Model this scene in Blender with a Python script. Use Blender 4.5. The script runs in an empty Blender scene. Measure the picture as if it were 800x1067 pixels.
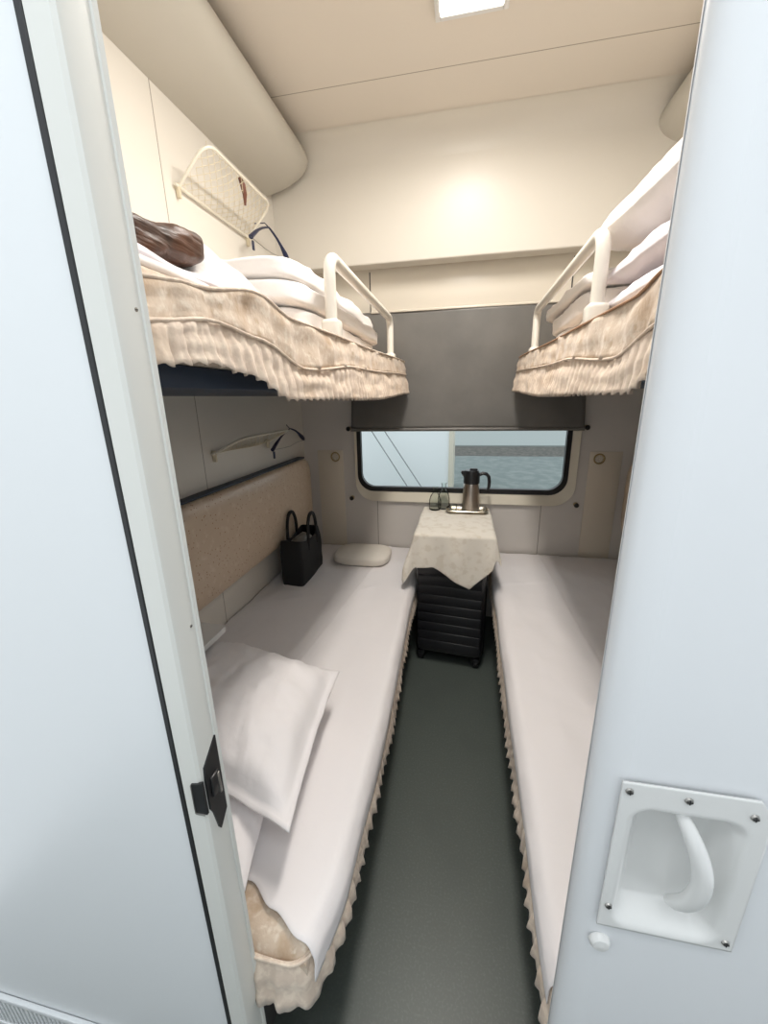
import bpy, bmesh, math, random
from mathutils import Vector, Matrix, noise
random.seed(7)
C = bpy.context.scene.collection
PI = math.pi

# ------------------------------------------------------------ materials
def mat(name, col, rough=0.6, metal=0.0, spec=0.5, bump=None, pattern=None, seams=None, sheen=0.0, emit=None, sss=0.0, coat=0.0):
    m = bpy.data.materials.new(name); m.use_nodes = True
    nt = m.node_tree; N = nt.nodes; L = nt.links
    b = N['Principled BSDF']
    b.inputs['Base Color'].default_value = (*col, 1)
    b.inputs['Roughness'].default_value = rough
    b.inputs['Metallic'].default_value = metal
    b.inputs['Specular IOR Level'].default_value = spec
    b.inputs['Sheen Weight'].default_value = sheen
    b.inputs['Coat Weight'].default_value = coat
    if emit:
        b.inputs['Emission Color'].default_value = (*emit[0], 1); b.inputs['Emission Strength'].default_value = emit[1]
    tc = N.new('ShaderNodeTexCoord')
    src = None
    if pattern:   # list of (kind, scale, colour, lo, hi)
        prev = None
        for kind, scale, c2, lo, hi in pattern:
            if kind == 'noise':
                t = N.new('ShaderNodeTexNoise'); t.inputs['Detail'].default_value = 4; o = t.outputs['Fac']
            elif kind == 'voronoi':
                t = N.new('ShaderNodeTexVoronoi'); o = t.outputs['Distance']
            elif kind == 'edge':
                t = N.new('ShaderNodeTexVoronoi'); t.feature = 'DISTANCE_TO_EDGE'; o = t.outputs['Distance']
            t.inputs['Scale'].default_value = scale
            L.new(tc.outputs['Object'], t.inputs['Vector'])
            r = N.new('ShaderNodeMapRange'); r.inputs['From Min'].default_value = lo; r.inputs['From Max'].default_value = hi
            L.new(o, r.inputs['Value'])
            mx = N.new('ShaderNodeMix'); mx.data_type = 'RGBA'
            L.new(r.outputs['Result'], mx.inputs['Factor'])
            if prev is None: mx.inputs['A'].default_value = (*col, 1)
            else: L.new(prev, mx.inputs['A'])
            mx.inputs['B'].default_value = (*c2, 1)
            prev = mx.outputs['Result']
        src = prev
    if seams:     # joints between panels: list of (axis, position, half width)
        geo = N.new('ShaderNodeNewGeometry'); sx = N.new('ShaderNodeSeparateXYZ'); L.new(geo.outputs['Position'], sx.inputs[0])
        acc = None
        for ax, pos, hw in seams:
            c = N.new('ShaderNodeMath'); c.operation = 'COMPARE'; c.inputs[1].default_value = pos; c.inputs[2].default_value = hw
            L.new(sx.outputs['XYZ'.index(ax)], c.inputs[0])
            if acc is None: acc = c.outputs[0]
            else:
                a = N.new('ShaderNodeMath'); a.operation = 'MAXIMUM'; L.new(acc, a.inputs[0]); L.new(c.outputs[0], a.inputs[1]); acc = a.outputs[0]
        mx = N.new('ShaderNodeMix'); mx.data_type = 'RGBA'; L.new(acc, mx.inputs['Factor'])
        if src is None: mx.inputs['A'].default_value = (*col, 1)
        else: L.new(src, mx.inputs['A'])
        mx.inputs['B'].default_value = (col[0]*.45, col[1]*.42, col[2]*.38, 1)
        src = mx.outputs['Result']
    if src is not None: L.new(src, b.inputs['Base Color'])
    if bump:      # (scale, strength, distance[, stretch])
        t = N.new('ShaderNodeTexNoise'); t.inputs['Scale'].default_value = bump[0]; t.inputs['Detail'].default_value = 5
        mp = N.new('ShaderNodeMapping'); L.new(tc.outputs['Object'], mp.inputs[0]); L.new(mp.outputs[0], t.inputs['Vector'])
        if len(bump) > 3: mp.inputs['Scale'].default_value = bump[3]
        bp = N.new('ShaderNodeBump'); bp.inputs['Strength'].default_value = bump[1]; bp.inputs['Distance'].default_value = bump[2]
        L.new(t.outputs['Fac'], bp.inputs['Height']); L.new(bp.outputs[0], b.inputs['Normal'])
    return m

def glass_mat(name, tint, gl=0.12):
    m = bpy.data.materials.new(name); m.use_nodes = True
    nt = m.node_tree; N = nt.nodes; L = nt.links
    for n in list(N): N.remove(n)
    o = N.new('ShaderNodeOutputMaterial'); mx = N.new('ShaderNodeMixShader'); tr = N.new('ShaderNodeBsdfTransparent'); g = N.new('ShaderNodeBsdfGlossy')
    tr.inputs['Color'].default_value = (*tint, 1); g.inputs['Roughness'].default_value = 0.03
    fr = N.new('ShaderNodeLayerWeight'); fr.inputs['Blend'].default_value = gl
    L.new(fr.outputs['Fresnel'], mx.inputs[0]); L.new(tr.outputs[0], mx.inputs[1]); L.new(g.outputs[0], mx.inputs[2]); L.new(mx.outputs[0], o.inputs['Surface'])
    return m

CREAM = (0.75, 0.71, 0.64)
M = {
 'wall_l':  mat('side_wall_laminate', CREAM, 0.35, bump=(60, .05, .001), seams=[('Y', 0.967, .0022)]),
 'wall_b':  mat('end_wall_laminate', (.70, .655, .61), 0.35, bump=(60, .05, .001), seams=[('X', -.5, .0022), ('X', .5, .0022)]),
 'ceiling': mat('ceiling_laminate', (.70, .64, .56), 0.4, bump=(40, .05, .001), seams=[('Y', 1.475, .002)]),
 'fascia':  mat('fascia_laminate', (.68, .64, .57), 0.36, spec=.35),
 'duct':    mat('duct_grey_cream', (.53, .50, .435), 0.45),
 'pelmet':  mat('pelmet_cream', (.74, .68, .58), 0.3),
 'frame':   mat('window_frame_cream', (.74, .68, .56), 0.35),
 'socket':  mat('socket_panel', (.74, .66, .55), 0.4),
 'gasket':  mat('black_rubber', (.012, .012, .013), 0.45),
 'blind':   mat('grey_blind_leather', (.15, .142, .13), 0.42, bump=(180, .25, .001), pattern=[('noise', 6, (.18, .17, .155), .35, .65)]),
 'black':   mat('black_plastic', (.012, .012, .013), 0.35),
 'brass':   mat('aged_brass', (.45, .34, .18), 0.4, metal=.7),
 'floor':   mat('dark_green_lino', (.078, .092, .082), 0.42, bump=(90, .12, .001), pattern=[('noise', 160, (.10, .117, .105), .5, .7), ('noise', 3, (.066, .078, .070), .5, .8)]),
 'white_out': mat('white_enamel', (.735, .755, .765), 0.38, bump=(120, .04, .0006)),
 'jamb':    mat('greyish_enamel', (.68, .68, .64), 0.35),
 'door':    mat('door_enamel', (.72, .735, .75), 0.42, coat=.1),
 'plastic': mat('moulded_white_plastic', (.70, .70, .685), 0.32, coat=.3),
 'screw':   mat('screw_steel', (.35, .34, .32), 0.35, metal=.9),
 'slot':    mat('screw_slot', (.03, .03, .03), 0.6),
 'rail':    mat('rail_cream_paint', (.80, .76, .68), 0.3, coat=.4),
 'navy':    mat('navy_panel', (.028, .045, .075), 0.5),
 'navyp':   mat('navy_plastic', (.012, .018, .06), 0.3),
 'base':    mat('dark_bunk_base', (.05, .048, .045), 0.7),
 'sheet':   mat('white_cotton', (.80, .76, .755), 0.85, sheen=.15, bump=(14, .25, .006)),
 'sheet_up':mat('white_cotton_quilt', (.84, .80, .77), 0.85, sheen=.15, bump=(22, .45, .008)),
 'lilac':   mat('washed_white_cotton', (.78, .73, .76), 0.85, sheen=.15, bump=(26, .4, .007)),
 'jacq':    mat('beige_jacquard', (.60, .48, .37), 0.8, sheen=.2, bump=(160, .5, .002),
                pattern=[('voronoi', 34, (.48, .36, .25), .30, .12), ('noise', 70, (.68, .58, .47), .5, .62), ('noise', 14, (.46, .33, .22), .52, .68)]),
 'ruffle':  mat('beige_ruffle', (.63, .51, .41), 0.8, sheen=.2, bump=(160, .4, .002),
                pattern=[('noise', 60, (.74, .62, .50), .45, .6), ('noise', 10, (.52, .38, .26), .55, .8)]),
 'piping':  mat('tan_piping', (.42, .25, .15), 0.7),
 'backrest':mat('speckled_vinyl', (.60, .47, .345), 0.35, coat=.15, pattern=[('voronoi', 62, (.36, .17, .08), .20, .13), ('noise', 30, (.66, .54, .42), .55, .7)]),
 'cushion': mat('cream_cushion', (.74, .68, .60), 0.8, bump=(30, .2, .004)),
 'cloth':   mat('cream_tablecloth', (.78, .72, .63), 0.85, sheen=.1, bump=(40, .2, .003), pattern=[('noise', 26, (.70, .63, .53), .5, .62)]),
 'bag':     mat('black_tote_canvas', (.008, .008, .009), 0.75, bump=(200, .3, .001)),
 'bag_in':  mat('grey_plastic_wrap', (.22, .21, .19), 0.35),
 'case':    mat('black_ribbed_shell', (.020, .020, .023), 0.36),
 'jacket':  mat('brown_leather', (.11, .042, .02), 0.45, bump=(16, .8, .02, (1, .12, 2.2)), pattern=[('noise', 9, (.02, .01, .007), .42, .6)]),
 'steel':   mat('brushed_steel', (.52, .46, .41), 0.28, metal=1.0, bump=(300, .1, .0005, (1, 1, .02))),
 'tray':    mat('tray_steel', (.60, .55, .46), 0.25, metal=1.0),
 'net':     mat('cream_net_cord', (.68, .60, .44), 0.7),
 'netrail': mat('cream_rack_rail', (.80, .75, .64), 0.35),
 'tag':     mat('brown_strap', (.16, .06, .035), 0.5),
 'glass':   glass_mat('clear_glass', (.96, .975, .965), .12),
 'pane':    glass_mat('window_glass', (.96, .975, .975), .06),
 'lamp':    mat('lamp_diffuser', (.9, .9, .88), 0.4, emit=((1, .95, .86), 9)),
 'out_wall':mat('pale_blue_white_wall', (.90, .93, .93), 0.5),
 'ground':  mat('teal_grey_ground', (.17, .21, .205), 0.8, pattern=[('noise', 3.5, (.25, .285, .275), .4, .7)]),
 'track':   mat('dark_ballast', (.075, .075, .068), 0.9, pattern=[('noise', 9, (.16, .15, .13), .4, .65)]),
 'kerb':    mat('pale_kerb', (.36, .40, .39), 0.8),
 'line':   mat('grey_line', (.20, .22, .22), 0.6),
}

# ------------------------------------------------------------ mesh helpers
def link(name, me, m, parent=None, smooth=True):
    if smooth:
        for p in me.polygons: p.use_smooth = True
    me.materials.append(M[m] if isinstance(m, str) else m)
    o = bpy.data.objects.new(name, me); C.objects.link(o)
    if parent: o.parent = parent; o.matrix_parent_inverse = parent.matrix_basis.inverted()
    return o
def raw(name, vs, fs, m, parent=None, smooth=True, sharp=None):
    me = bpy.data.meshes.new(name); me.from_pydata([tuple(v) for v in vs], [], fs); me.update()
    bm = bmesh.new(); bm.from_mesh(me); bmesh.ops.recalc_face_normals(bm, faces=bm.faces[:]); bm.to_mesh(me); bm.free()
    o = link(name, me, m, parent, smooth)
    if sharp: me.set_sharp_from_angle(angle=math.radians(sharp))
    return o
class MB:
    def __init__(s): s.v = []; s.f = []
    def add(s, vs, fs):
        n = len(s.v); s.v += [Vector(v) for v in vs]; s.f += [[i+n for i in f] for f in fs]
    def box(s, x0, x1, y0, y1, z0, z1, bev=0.0, seg=2, M4=None):
        bm = bmesh.new(); bmesh.ops.create_cube(bm, size=1)
        bmesh.ops.scale(bm, vec=(x1-x0, y1-y0, z1-z0), verts=bm.verts)
        if bev: bmesh.ops.bevel(bm, geom=bm.edges[:]+bm.verts[:], offset=bev, segments=seg, affect='EDGES', profile=.5)
        bmesh.ops.translate(bm, vec=((x0+x1)/2, (y0+y1)/2, (z0+z1)/2), verts=bm.verts)
        if M4: bmesh.ops.transform(bm, matrix=M4, verts=bm.verts)
        bm.verts.index_update(); s.add([v.co.copy() for v in bm.verts], [[v.index for v in f.verts] for f in bm.faces]); bm.free()
        return s
    def tube(s, pts, r, n=10, closed=False, caps=True):
        pts = [Vector(p) for p in pts]; k = len(pts); rs = r if isinstance(r, (list, tuple)) else [r]*k
        up = None; vs = []; fs = []
        for i, p in enumerate(pts):
            a = pts[i-1] if (i or closed) else p; b = pts[(i+1) % k] if (i < k-1 or closed) else p
            t = (b-a).normalized()
            if up is None: up = t.orthogonal().normalized()
            else:
                up = (up - t*up.dot(t)); up = up.normalized() if up.length > 1e-6 else t.orthogonal().normalized()
            w = t.cross(up)
            for j in range(n): vs.append(p + (up*math.cos(2*PI*j/n) + w*math.sin(2*PI*j/n))*rs[i])
        for i in range(k if closed else k-1):
            for j in range(n):
                a = i*n+j; b = i*n+(j+1) % n; c = ((i+1) % k)*n+(j+1) % n; d = ((i+1) % k)*n+j
                fs.append([a, b, c, d])
        if caps and not closed: fs.append(list(range(n))[::-1]); fs.append([(k-1)*n+j for j in range(n)])
        s.add(vs, fs); return s
    def lathe(s, prof, c=(0, 0, 0), n=32, axis='Z'):
        vs = []; fs = []; k = len(prof)
        for r, z in prof:
            for j in range(n):
                a = 2*PI*j/n; p = (r*math.cos(a), r*math.sin(a), z)
                if axis == 'Y': p = (p[0], p[2], p[1])
                if axis == 'X': p = (p[2], p[0], p[1])
                vs.append((p[0]+c[0], p[1]+c[1], p[2]+c[2]))
        for i in range(k-1):
            for j in range(n): fs.append([i*n+j, i*n+(j+1) % n, (i+1)*n+(j+1) % n, (i+1)*n+j])
        fs.append(list(range(n))[::-1]); fs.append([(k-1)*n+j for j in range(n)])
        s.add(vs, fs); return s
    def prism(s, prof, axis, a, b):   # closed 2-D profile pushed along an axis
        k = len(prof); vs = []
        for t in (a, b):
            for p, q in prof:
                vs.append({'X': (t, p, q), 'Y': (p, t, q), 'Z': (p, q, t)}[axis])
        fs = [[i, (i+1) % k, k+(i+1) % k, k+i] for i in range(k)] + [list(range(k))[::-1], [k+i for i in range(k)]]
        s.add(vs, fs); return s
    def grid(s, fn, nu, nv):
        vs = [fn(i/nu, j/nv) for j in range(nv+1) for i in range(nu+1)]
        fs = [[j*(nu+1)+i, j*(nu+1)+i+1, (j+1)*(nu+1)+i+1, (j+1)*(nu+1)+i] for j in range(nv) for i in range(nu)]
        s.add(vs, fs); return s
    def soft(s, c, size, e=.35, n=26, amp=.004, sc=9, seed=0, M4=None):   # cushion-like superellipsoid
        bm = bmesh.new(); bmesh.ops.create_cube(bm, size=2)
        bmesh.ops.subdivide_edges(bm, edges=bm.edges[:], cuts=n, use_grid_fill=True)
        for v in bm.verts:
            p = v.co; d = (abs(p.x)**(2/e)+abs(p.y)**(2/e)+abs(p.z)**(2/e))**(e/2)
            q = p/d; w = Vector((q.x*size[0]/2, q.y*size[1]/2, q.z*size[2]/2))
            nn = noise.fractal(Vector((w.x*sc+seed, w.y*sc, w.z*sc)), 1.0, 2.0, 4)
            w += q.normalized()*nn*amp
            if M4: w = M4 @ w
            v.co = w + Vector(c)
        bm.verts.index_update(); s.add([v.co.copy() for v in bm.verts], [[v.index for v in f.verts] for f in bm.faces]); bm.free()
        return s
    def build(s, name, m, parent=None, smooth=True, sharp=35, solid=None, off=-1):
        o = raw(name, s.v, s.f, m, parent, smooth, sharp)
        if solid:
            md = o.modifiers.new('thick', 'SOLIDIFY'); md.thickness = solid; md.offset = off
        return o
def empty(name, loc=(0, 0, 0)):
    o = bpy.data.objects.new(name, None); o.location = loc; o.empty_display_size = .05; C.objects.link(o); return o
def tag(o, label=None, cat=None, group=None, kind=None):
    if label: o['label'] = label
    if cat: o['category'] = cat
    if group: o['group'] = group
    if kind: o['kind'] = kind
    return o
def struct(o, label=None):
    o['kind'] = 'structure'
    if label: o['label'] = label
    return o
def arc(cx, cy, r, a0, a1, n=6):
    return [(cx+r*math.cos(math.radians(a0+(a1-a0)*i/n)), cy+r*math.sin(math.radians(a0+(a1-a0)*i/n))) for i in range(n+1)]
def rrect(x0, x1, y0, y1, r, n=6):
    return arc(x1-r, y1-r, r, 0, 90, n)+arc(x0+r, y1-r, r, 90, 180, n)+arc(x0+r, y0+r, r, 180, 270, n)+arc(x1-r, y0+r, r, 270, 360, n)
def ring(mb, outer, inner, ys):   # frame between two outlines (same count) in XZ; ys = (front outer, front inner, back)
    k = len(outer); y0, y1, y2 = ys
    vs = [(x, y0, z) for x, z in outer]+[(x, y1, z) for x, z in inner]+[(x, y2, z) for x, z in inner]+[(x, y2, z) for x, z in outer]
    fs = []
    for a, b in ((0, 1), (1, 2), (2, 3), (3, 0)):
        for i in range(k): fs.append([a*k+i, a*k+(i+1) % k, b*k+(i+1) % k, b*k+i])
    mb.add(vs, fs)
def smooth(a, b, x):
    t = max(0, min(1, (x-a)/(b-a))); return t*t*(3-2*t)
def interp(tab, x):
    if x <= tab[0][0]: return tab[0][1]
    for (a, va), (b, vb) in zip(tab, tab[1:]):
        if x <= b: return va+(vb-va)*smooth(a, b, x)
    return tab[-1][1]
def crease(x, y, sc=5, seed=0.0, st=.35):
    n = noise.noise(Vector((x*sc*1.2+seed, y*sc*st, seed*1.7)))
    m = noise.noise(Vector((x*sc*2.3+y*2+seed, y*sc*.9, 4+seed)))
    return (1-abs(n)*2.2)*.6+(1-abs(m)*2)*.4

# ------------------------------------------------------------ the compartment shell
A = .975; YB = 2.0; ZC = 2.6; Y0 = -.02
b = MB(); b.box(-1.3, 1.3, -1.15, YB+.05, -.05, 0); struct(b.build('floor', 'floor', smooth=False))
b = MB(); b.box(-A-.06, A+.06, Y0, YB+.05, ZC, ZC+.05); struct(b.build('ceiling', 'ceiling', smooth=False))
for s, nm in ((-1, 'wall_left'), (1, 'wall_right')):
    b = MB(); b.box(min(s*A, s*(A+.05)), max(s*A, s*(A+.05)), Y0, YB+.05, 0, ZC); struct(b.build(nm, 'wall_l', smooth=False))
# back wall with a rounded window opening
wx, wz0, wz1 = .655, .775, 1.50
b = MB()
inner = rrect(-wx+.02, wx+.02, wz0, wz1, .12, 8)
k = len(inner); corners = [(A+.05, ZC), (-A-.05, ZC), (-A-.05, 0), (A+.05, 0)]
vs = []; fs = []
for yy in (YB, YB+.05): vs += [(x, yy, z) for x, z in inner]+[(x, yy, z) for x, z in corners]
n_ = k//4
for base in (0, k+4):
    for i in range(k):
        j = (i+1) % k; qa, qb = i//n_, j//n_
        fs.append([base+i, base+j, base+k+qb, base+k+qa] if qa != qb else [base+i, base+j, base+k+qa])
for i in range(k):
    j = (i+1) % k; fs.append([i, j, k+4+j, k+4+i])
struct(raw('wall_back', vs, fs, 'wall_b', None, False))
# window
w = empty('window_1', (.0, YB, wz0)); struct(w)
b = MB(); ring(b, rrect(-wx+.02, wx+.02, wz0, wz1, .12, 8), rrect(-.622, .632, .838, wz1-.06, .10, 8), (YB-.018, YB+.004, YB+.03)); b.build('window_frame', 'frame', w)
b = MB(); ring(b, rrect(-.624, .634, .836, wz1-.058, .10, 8), rrect(-.598, .606, .866, wz1-.085, .085, 8), (YB+.0, YB-.004, YB+.03)); b.build('rubber_gasket', 'gasket', w)
b = MB(); b.prism(rrect(-.60, .608, .864, wz1-.083, .085, 8), 'Y', YB+.015, YB+.021); b.build('pane', 'pane', w)
# fascia over the window, its top curving into the ceiling
FY, FZ = 1.82, 2.068
prof = [(FY+.10, FZ+.004), (FY+.012, FZ)]+arc(FY+.008, FZ+.008, .008, 270, 180, 3)+[(FY, 2.50)]+[(FY-.11+.11*math.cos(math.radians(a)), 2.49+.109*math.sin(math.radians(a))) for a in range(0, 91, 9)]+[(YB, 2.599), (YB, FZ+.03), (FY+.1, FZ+.03)]
b = MB(); b.prism(prof, 'X', -A, A); struct(b.build('trim_1', 'fascia', sharp=50), 'upper end panel curving into the ceiling above the window')
# pelmet strip above the blind
t = struct(empty('trim_2', (.03, 1.96, 1.87)), 'narrow pelmet strip above the roller blind')
b = MB(); b.box(-A, A, 1.965, YB, 1.868, 2.10, .004); b.build('pelmet_board', 'pelmet', t)
b = MB(); b.box(-.50, .54, 1.955, 1.972, 1.872, 2.10, .003); b.box(-.50, .54, 1.945, 1.965, 1.862, 1.874, .004); b.build('cover_strip', 'pelmet', t)
for x in (-.503, .543):
    b = MB(); b.box(x-.0025, x+.0025, 1.958, 1.97, 1.87, 2.07); b.build('joint', 'slot', t, smooth=False)
# ducts at the top of both side walls
for s, nm in ((-1, 'trim_3'), (1, 'trim_4')):
    def duct(u, v, s=s):
        P = [(A, 2.385), (.90, 2.40), (.83, 2.425), (.775, 2.455), (.748, 2.49), (.745, 2.525), (.765, 2.56), (.80, 2.585), (.85, 2.60)]
        t = u*(len(P)-1); i = min(int(t), len(P)-2); f = t-i
        def cr(a, b, c, d): return .5*((2*b)+(-a+c)*f+(2*a-5*b+4*c-d)*f*f+(-a+3*b-3*c+d)*f**3)
        g = lambda j: P[max(0, min(len(P)-1, j))]
        x = cr(g(i-1)[0], g(i)[0], g(i+1)[0], g(i+2)[0]); z = cr(g(i-1)[1], g(i)[1], g(i+1)[1], g(i+2)[1])
        y = Y0+.001+((1.80 if s < 0 else 1.82)-Y0)*v
        if s > 0: x += .052
        if y > 1.70 and s < 0:
            q = (y-1.70)/.10; sc = math.sqrt(max(0, 1-q*q)); 
            x = A-(A-x)*(.88+.12*sc); z = 2.6-(2.6-z)*(.86+.14*sc)
        return (s*min(x, A), y, min(z, 2.6))
    b = MB(); b.grid(duct, 32, 60)
    n0 = 60*33; b.add([duct(i/32, 1) for i in range(33)]+[(s*A, 1.80 if s < 0 else 1.82, 2.6)], [[i, i+1, 33] for i in range(32)])
    struct(b.build(nm, 'duct', sharp=60), 'rounded grey duct cover along the top of the %s wall' % ('left' if s < 0 else 'right'))
# ceiling lamp
LY = -.045
cl = empty('ceiling_lamp', (.01, .86, ZC)); tag(cl, 'rectangular glowing ceiling lamp in a thin frame', 'ceiling lamp')
b = MB()
o4 = [(-.105, .86), (.125, .86), (.125, 1.30), (-.105, 1.30)]
for (x0, x1, y0, y1) in ((-.105, -.088, .50, 1.30), (.108, .125, .50, 1.30), (-.088, .108, .50, .517), (-.088, .108, 1.283, 1.30)): b.box(x0, x1, y0+LY, y1+LY, ZC-.02, ZC, .003)
b.build('lamp_frame', 'plastic', cl)
b = MB(); b.box(-.088, .108, .517+LY, 1.283+LY, ZC-.012, ZC-.001, .004); b.build('diffuser', 'lamp', cl)

# corridor side: front wall, jamb, sliding door
YF = -.06
b = MB(); b.box(-1.3, -.352, YF, Y0, 0, 2.75, .001, 1); struct(b.build('wall_front', 'white_out', smooth=False), 'white corridor wall panel left of the doorway')
t = struct(empty('trim_5', (-.33, YF, 0)), 'pale door jamb with a black rubber seam on its left')
b = MB(); b.box(-.357, -.349, YF-.004, YF+.01, 0.0, 2.75, .001, 1); b.build('rubber_seam', 'gasket', t)
b = MB(); b.prism([(-.3495, Y0), (-.3495, YF-.001), (-.347, YF-.004), (-.321, YF-.004), (-.317, YF-.001), (-.315, YF+.004), (-.3145, Y0-.006), (-.3125, Y0-.005), (-.311, Y0), (-.3125, Y0+.002), (-.32, Y0+.002)], 'Z', 0, 2.75); b.build('jamb_post', 'jamb', t, sharp=28)
for z in (1.505, 1.125, .797):
    y = -.033
    b = MB(); b.lathe([(0.0002, -.0005), (.0024, -.0005), (.0022, .0005), (.0006, .0009)], (-.3148, y, z), 14, 'X'); sc = b.build('screw', 'screw', t)
    b = MB(); b.box(-.3142, -.3135, y-.0016, y+.0016, z-.0003, z+.0003); b.build('screw_slot', 'slot', sc, smooth=False)
# latch
lt = empty('door_latch', (-.315, -.04, .87)); tag(lt, 'black metal door latch plate set in the left door jamb', 'door latch')
b = MB(); b.prism([(-.0585, .888), (-.0585, .838), (-.054, .826), (-.048, .79), (-.044, .782), (-.0215, .805), (-.0215, .94), (-.026, .94), (-.0565, .912)], 'X', -.3155, -.3125); b.build('strike_plate', 'gasket', lt, sharp=20)
b = MB(); b.prism([(-.3315, .838), (-.3125, .838), (-.3125, .896), (-.322, .892), (-.3315, .890)], 'Y', YF-.007, YF-.003); b.build('front_plate', 'black', lt, sharp=20)
b = MB(); b.box(-.3135, -.3085, -.052, -.034, .853, .888, .002); b.build('latch_bolt', 'black', lt)
b = MB(); b.box(-.3135, -.3075, -.039, -.034, .846, .884, .001); b.build('bolt_edge', 'screw', lt)
b = MB(); b.box(-.3315, -.3305, YF-.0085, YF-.002, .838, .890, .0003); b.box(-.331, -.316, YF-.0085, YF-.003, .8365, .8385, .0003)
b.build('plate_edge', 'screw', lt)
# vent grille
vg = empty('vent_grille', (-.85, YF, .05)); tag(vg, 'slotted pale vent grille low on the corridor wall', 'vent grille')
b = MB()
for (x0, x1, z0, z1) in ((-1.05, -.62, .115, .128), (-1.05, -.62, .02, .032), (-.632, -.62, .032, .115), (-1.05, -1.038, .032, .115)): b.box(x0, x1, YF-.01, YF-.001, z0, z1, .002)
b.v = [v+Vector((0, 0, .037)) for v in b.v]; b.build('grille_frame', 'white_out', vg)
b = MB(); b.box(-1.04, -.63, YF-.003, YF-.001, .067, .155); b.build('grille_backing', 'slot', vg, smooth=False)
b = MB()
for i in range(34):
    x = -1.03+i*.012; b.prism([(x, .03), (x+.006, .03), (x+.002, .117), (x-.004, .117)], 'Y', YF-.008, YF-.003)
b.v = [v+Vector((0, 0, .037)) for v in b.v]; b.build('grille_slats', 'white_out', vg, smooth=False)

# sliding door: leaf with rounded leading edge, recess cut for the pull
dx = .187
prof = [(1.3, Y0), (dx+.012, Y0)]+arc(dx+.012, Y0-.012, .012, 90, 180, 5)[1:]+[(dx+.001, YF+.03)]+[(dx+.034-.034*math.cos(math.radians(a)), YF+.022-.026*math.sin(math.radians(a))) for a in range(0, 91, 9)]+[(1.3, YF-.004)]
b = MB(); b.prism(prof, 'Z', 0, 2.75); d1 = b.build('door_1', 'door', sharp=40); struct(d1, 'white sliding door leaf with a recessed pull handle')
cut = MB(); cut.prism(rrect(.2245, .3315, .798, .978, .02), 'Y', YF-.02, YF+.026); co = cut.build('cutter', 'door')
md = d1.modifiers.new('cut', 'BOOLEAN'); md.object = co; md.operation = 'DIFFERENCE'; md.solver = 'EXACT'
bpy.context.view_layer.update()
me2 = bpy.data.meshes.new_from_object(d1.evaluated_get(bpy.context.evaluated_depsgraph_get()))
d1.modifiers.clear(); d1.data = me2
for p in me2.polygons: p.use_smooth = abs(p.normal.y) < .995 and abs(p.normal.z) < .5
bpy.data.objects.remove(co)
hp = empty('pull_handle', (.29, YF, .87)); hp.parent = d1
def bowl(u, v):
    x = .209+u*(.352-.209); z = .79+v*(1.013-.79)
    ex = max(abs(x-.278)-.033, 0); ez = max(abs(z-.888)-.069, 0)
    d = math.hypot(ex, ez); k = 1-smooth(.002, .026, d)
    # chamfered upper right corner
    cx = .352-x; cz = 1.013-z
    if cx+cz*1.3 < .03: x -= (.03-cx-cz*1.3)*.5
    return (x, YF-.0085+.028*k, z)
b = MB(); b.grid(bowl, 60, 90); b.build('recess_plate', 'plastic', d1, sharp=80, solid=.0022, off=1)
pts = []
for i in range(17):
    t = i/16; z = .974-.145*t; y = YF-.006-.012*math.sin(PI*t)+.012*(abs(2*t-1)**4); pts.append((.274+.014*t+.018*math.sin(PI*t), y, z))
b = MB(); b.tube(pts, [.0055+.0045*math.sin(PI*i/16)**.5 for i in range(17)], 14); b.build('grip', 'plastic', d1)
for x, z in ((.2165, 1.002), (.273, 1.001), (.334, .992), (.2175, .826), (.343, .804)):
    b = MB(); b.lathe([(.0002, 0), (.0042, 0), (.0034, -.0018), (.0003, -.0022)], (x, YF-.011, z), 16, 'Y'); sc = b.build('screw', 'screw', d1)
    b = MB(); b.box(x-.0028, x+.0028, YF-.0138, YF-.0125, z-.0004, z+.0004); b.box(x-.0004, x+.0004, YF-.0138, YF-.0125, z-.0028, z+.0028); b.build('screw_slot', 'slot', sc, smooth=False)
b = MB(); b.lathe([(.0125, 0), (.012, -.004), (.009, -.0075), (.0005, -.009)], (.218, YF-.004, .753), 24, 'Y'); b.build('round_cap', 'plastic', d1)
bpy.data.objects.remove(hp)
# corridor ceiling; unseen outer wall behind the camera, opening sized to shape the light
b = MB(); b.box(-1.3, 1.3, -1.15, YF, 2.75, 2.8); struct(b.build('ceiling_corridor', 'white_out', smooth=False))
b = MB(); b.box(-1.3, 1.3, -1.15, -1.1, 0, 1.2); struct(b.build('wall_corridor', 'white_out', smooth=False))  # unseen; height set to darken the lower corridor panels
b = MB(); b.box(-1.3, 1.3, -1.15, -1.1, 2.0, 2.75); struct(b.build('wall_corridor_upper', 'white_out', smooth=False))  # unseen; added to narrow the daylight coming through the doorway

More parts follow.
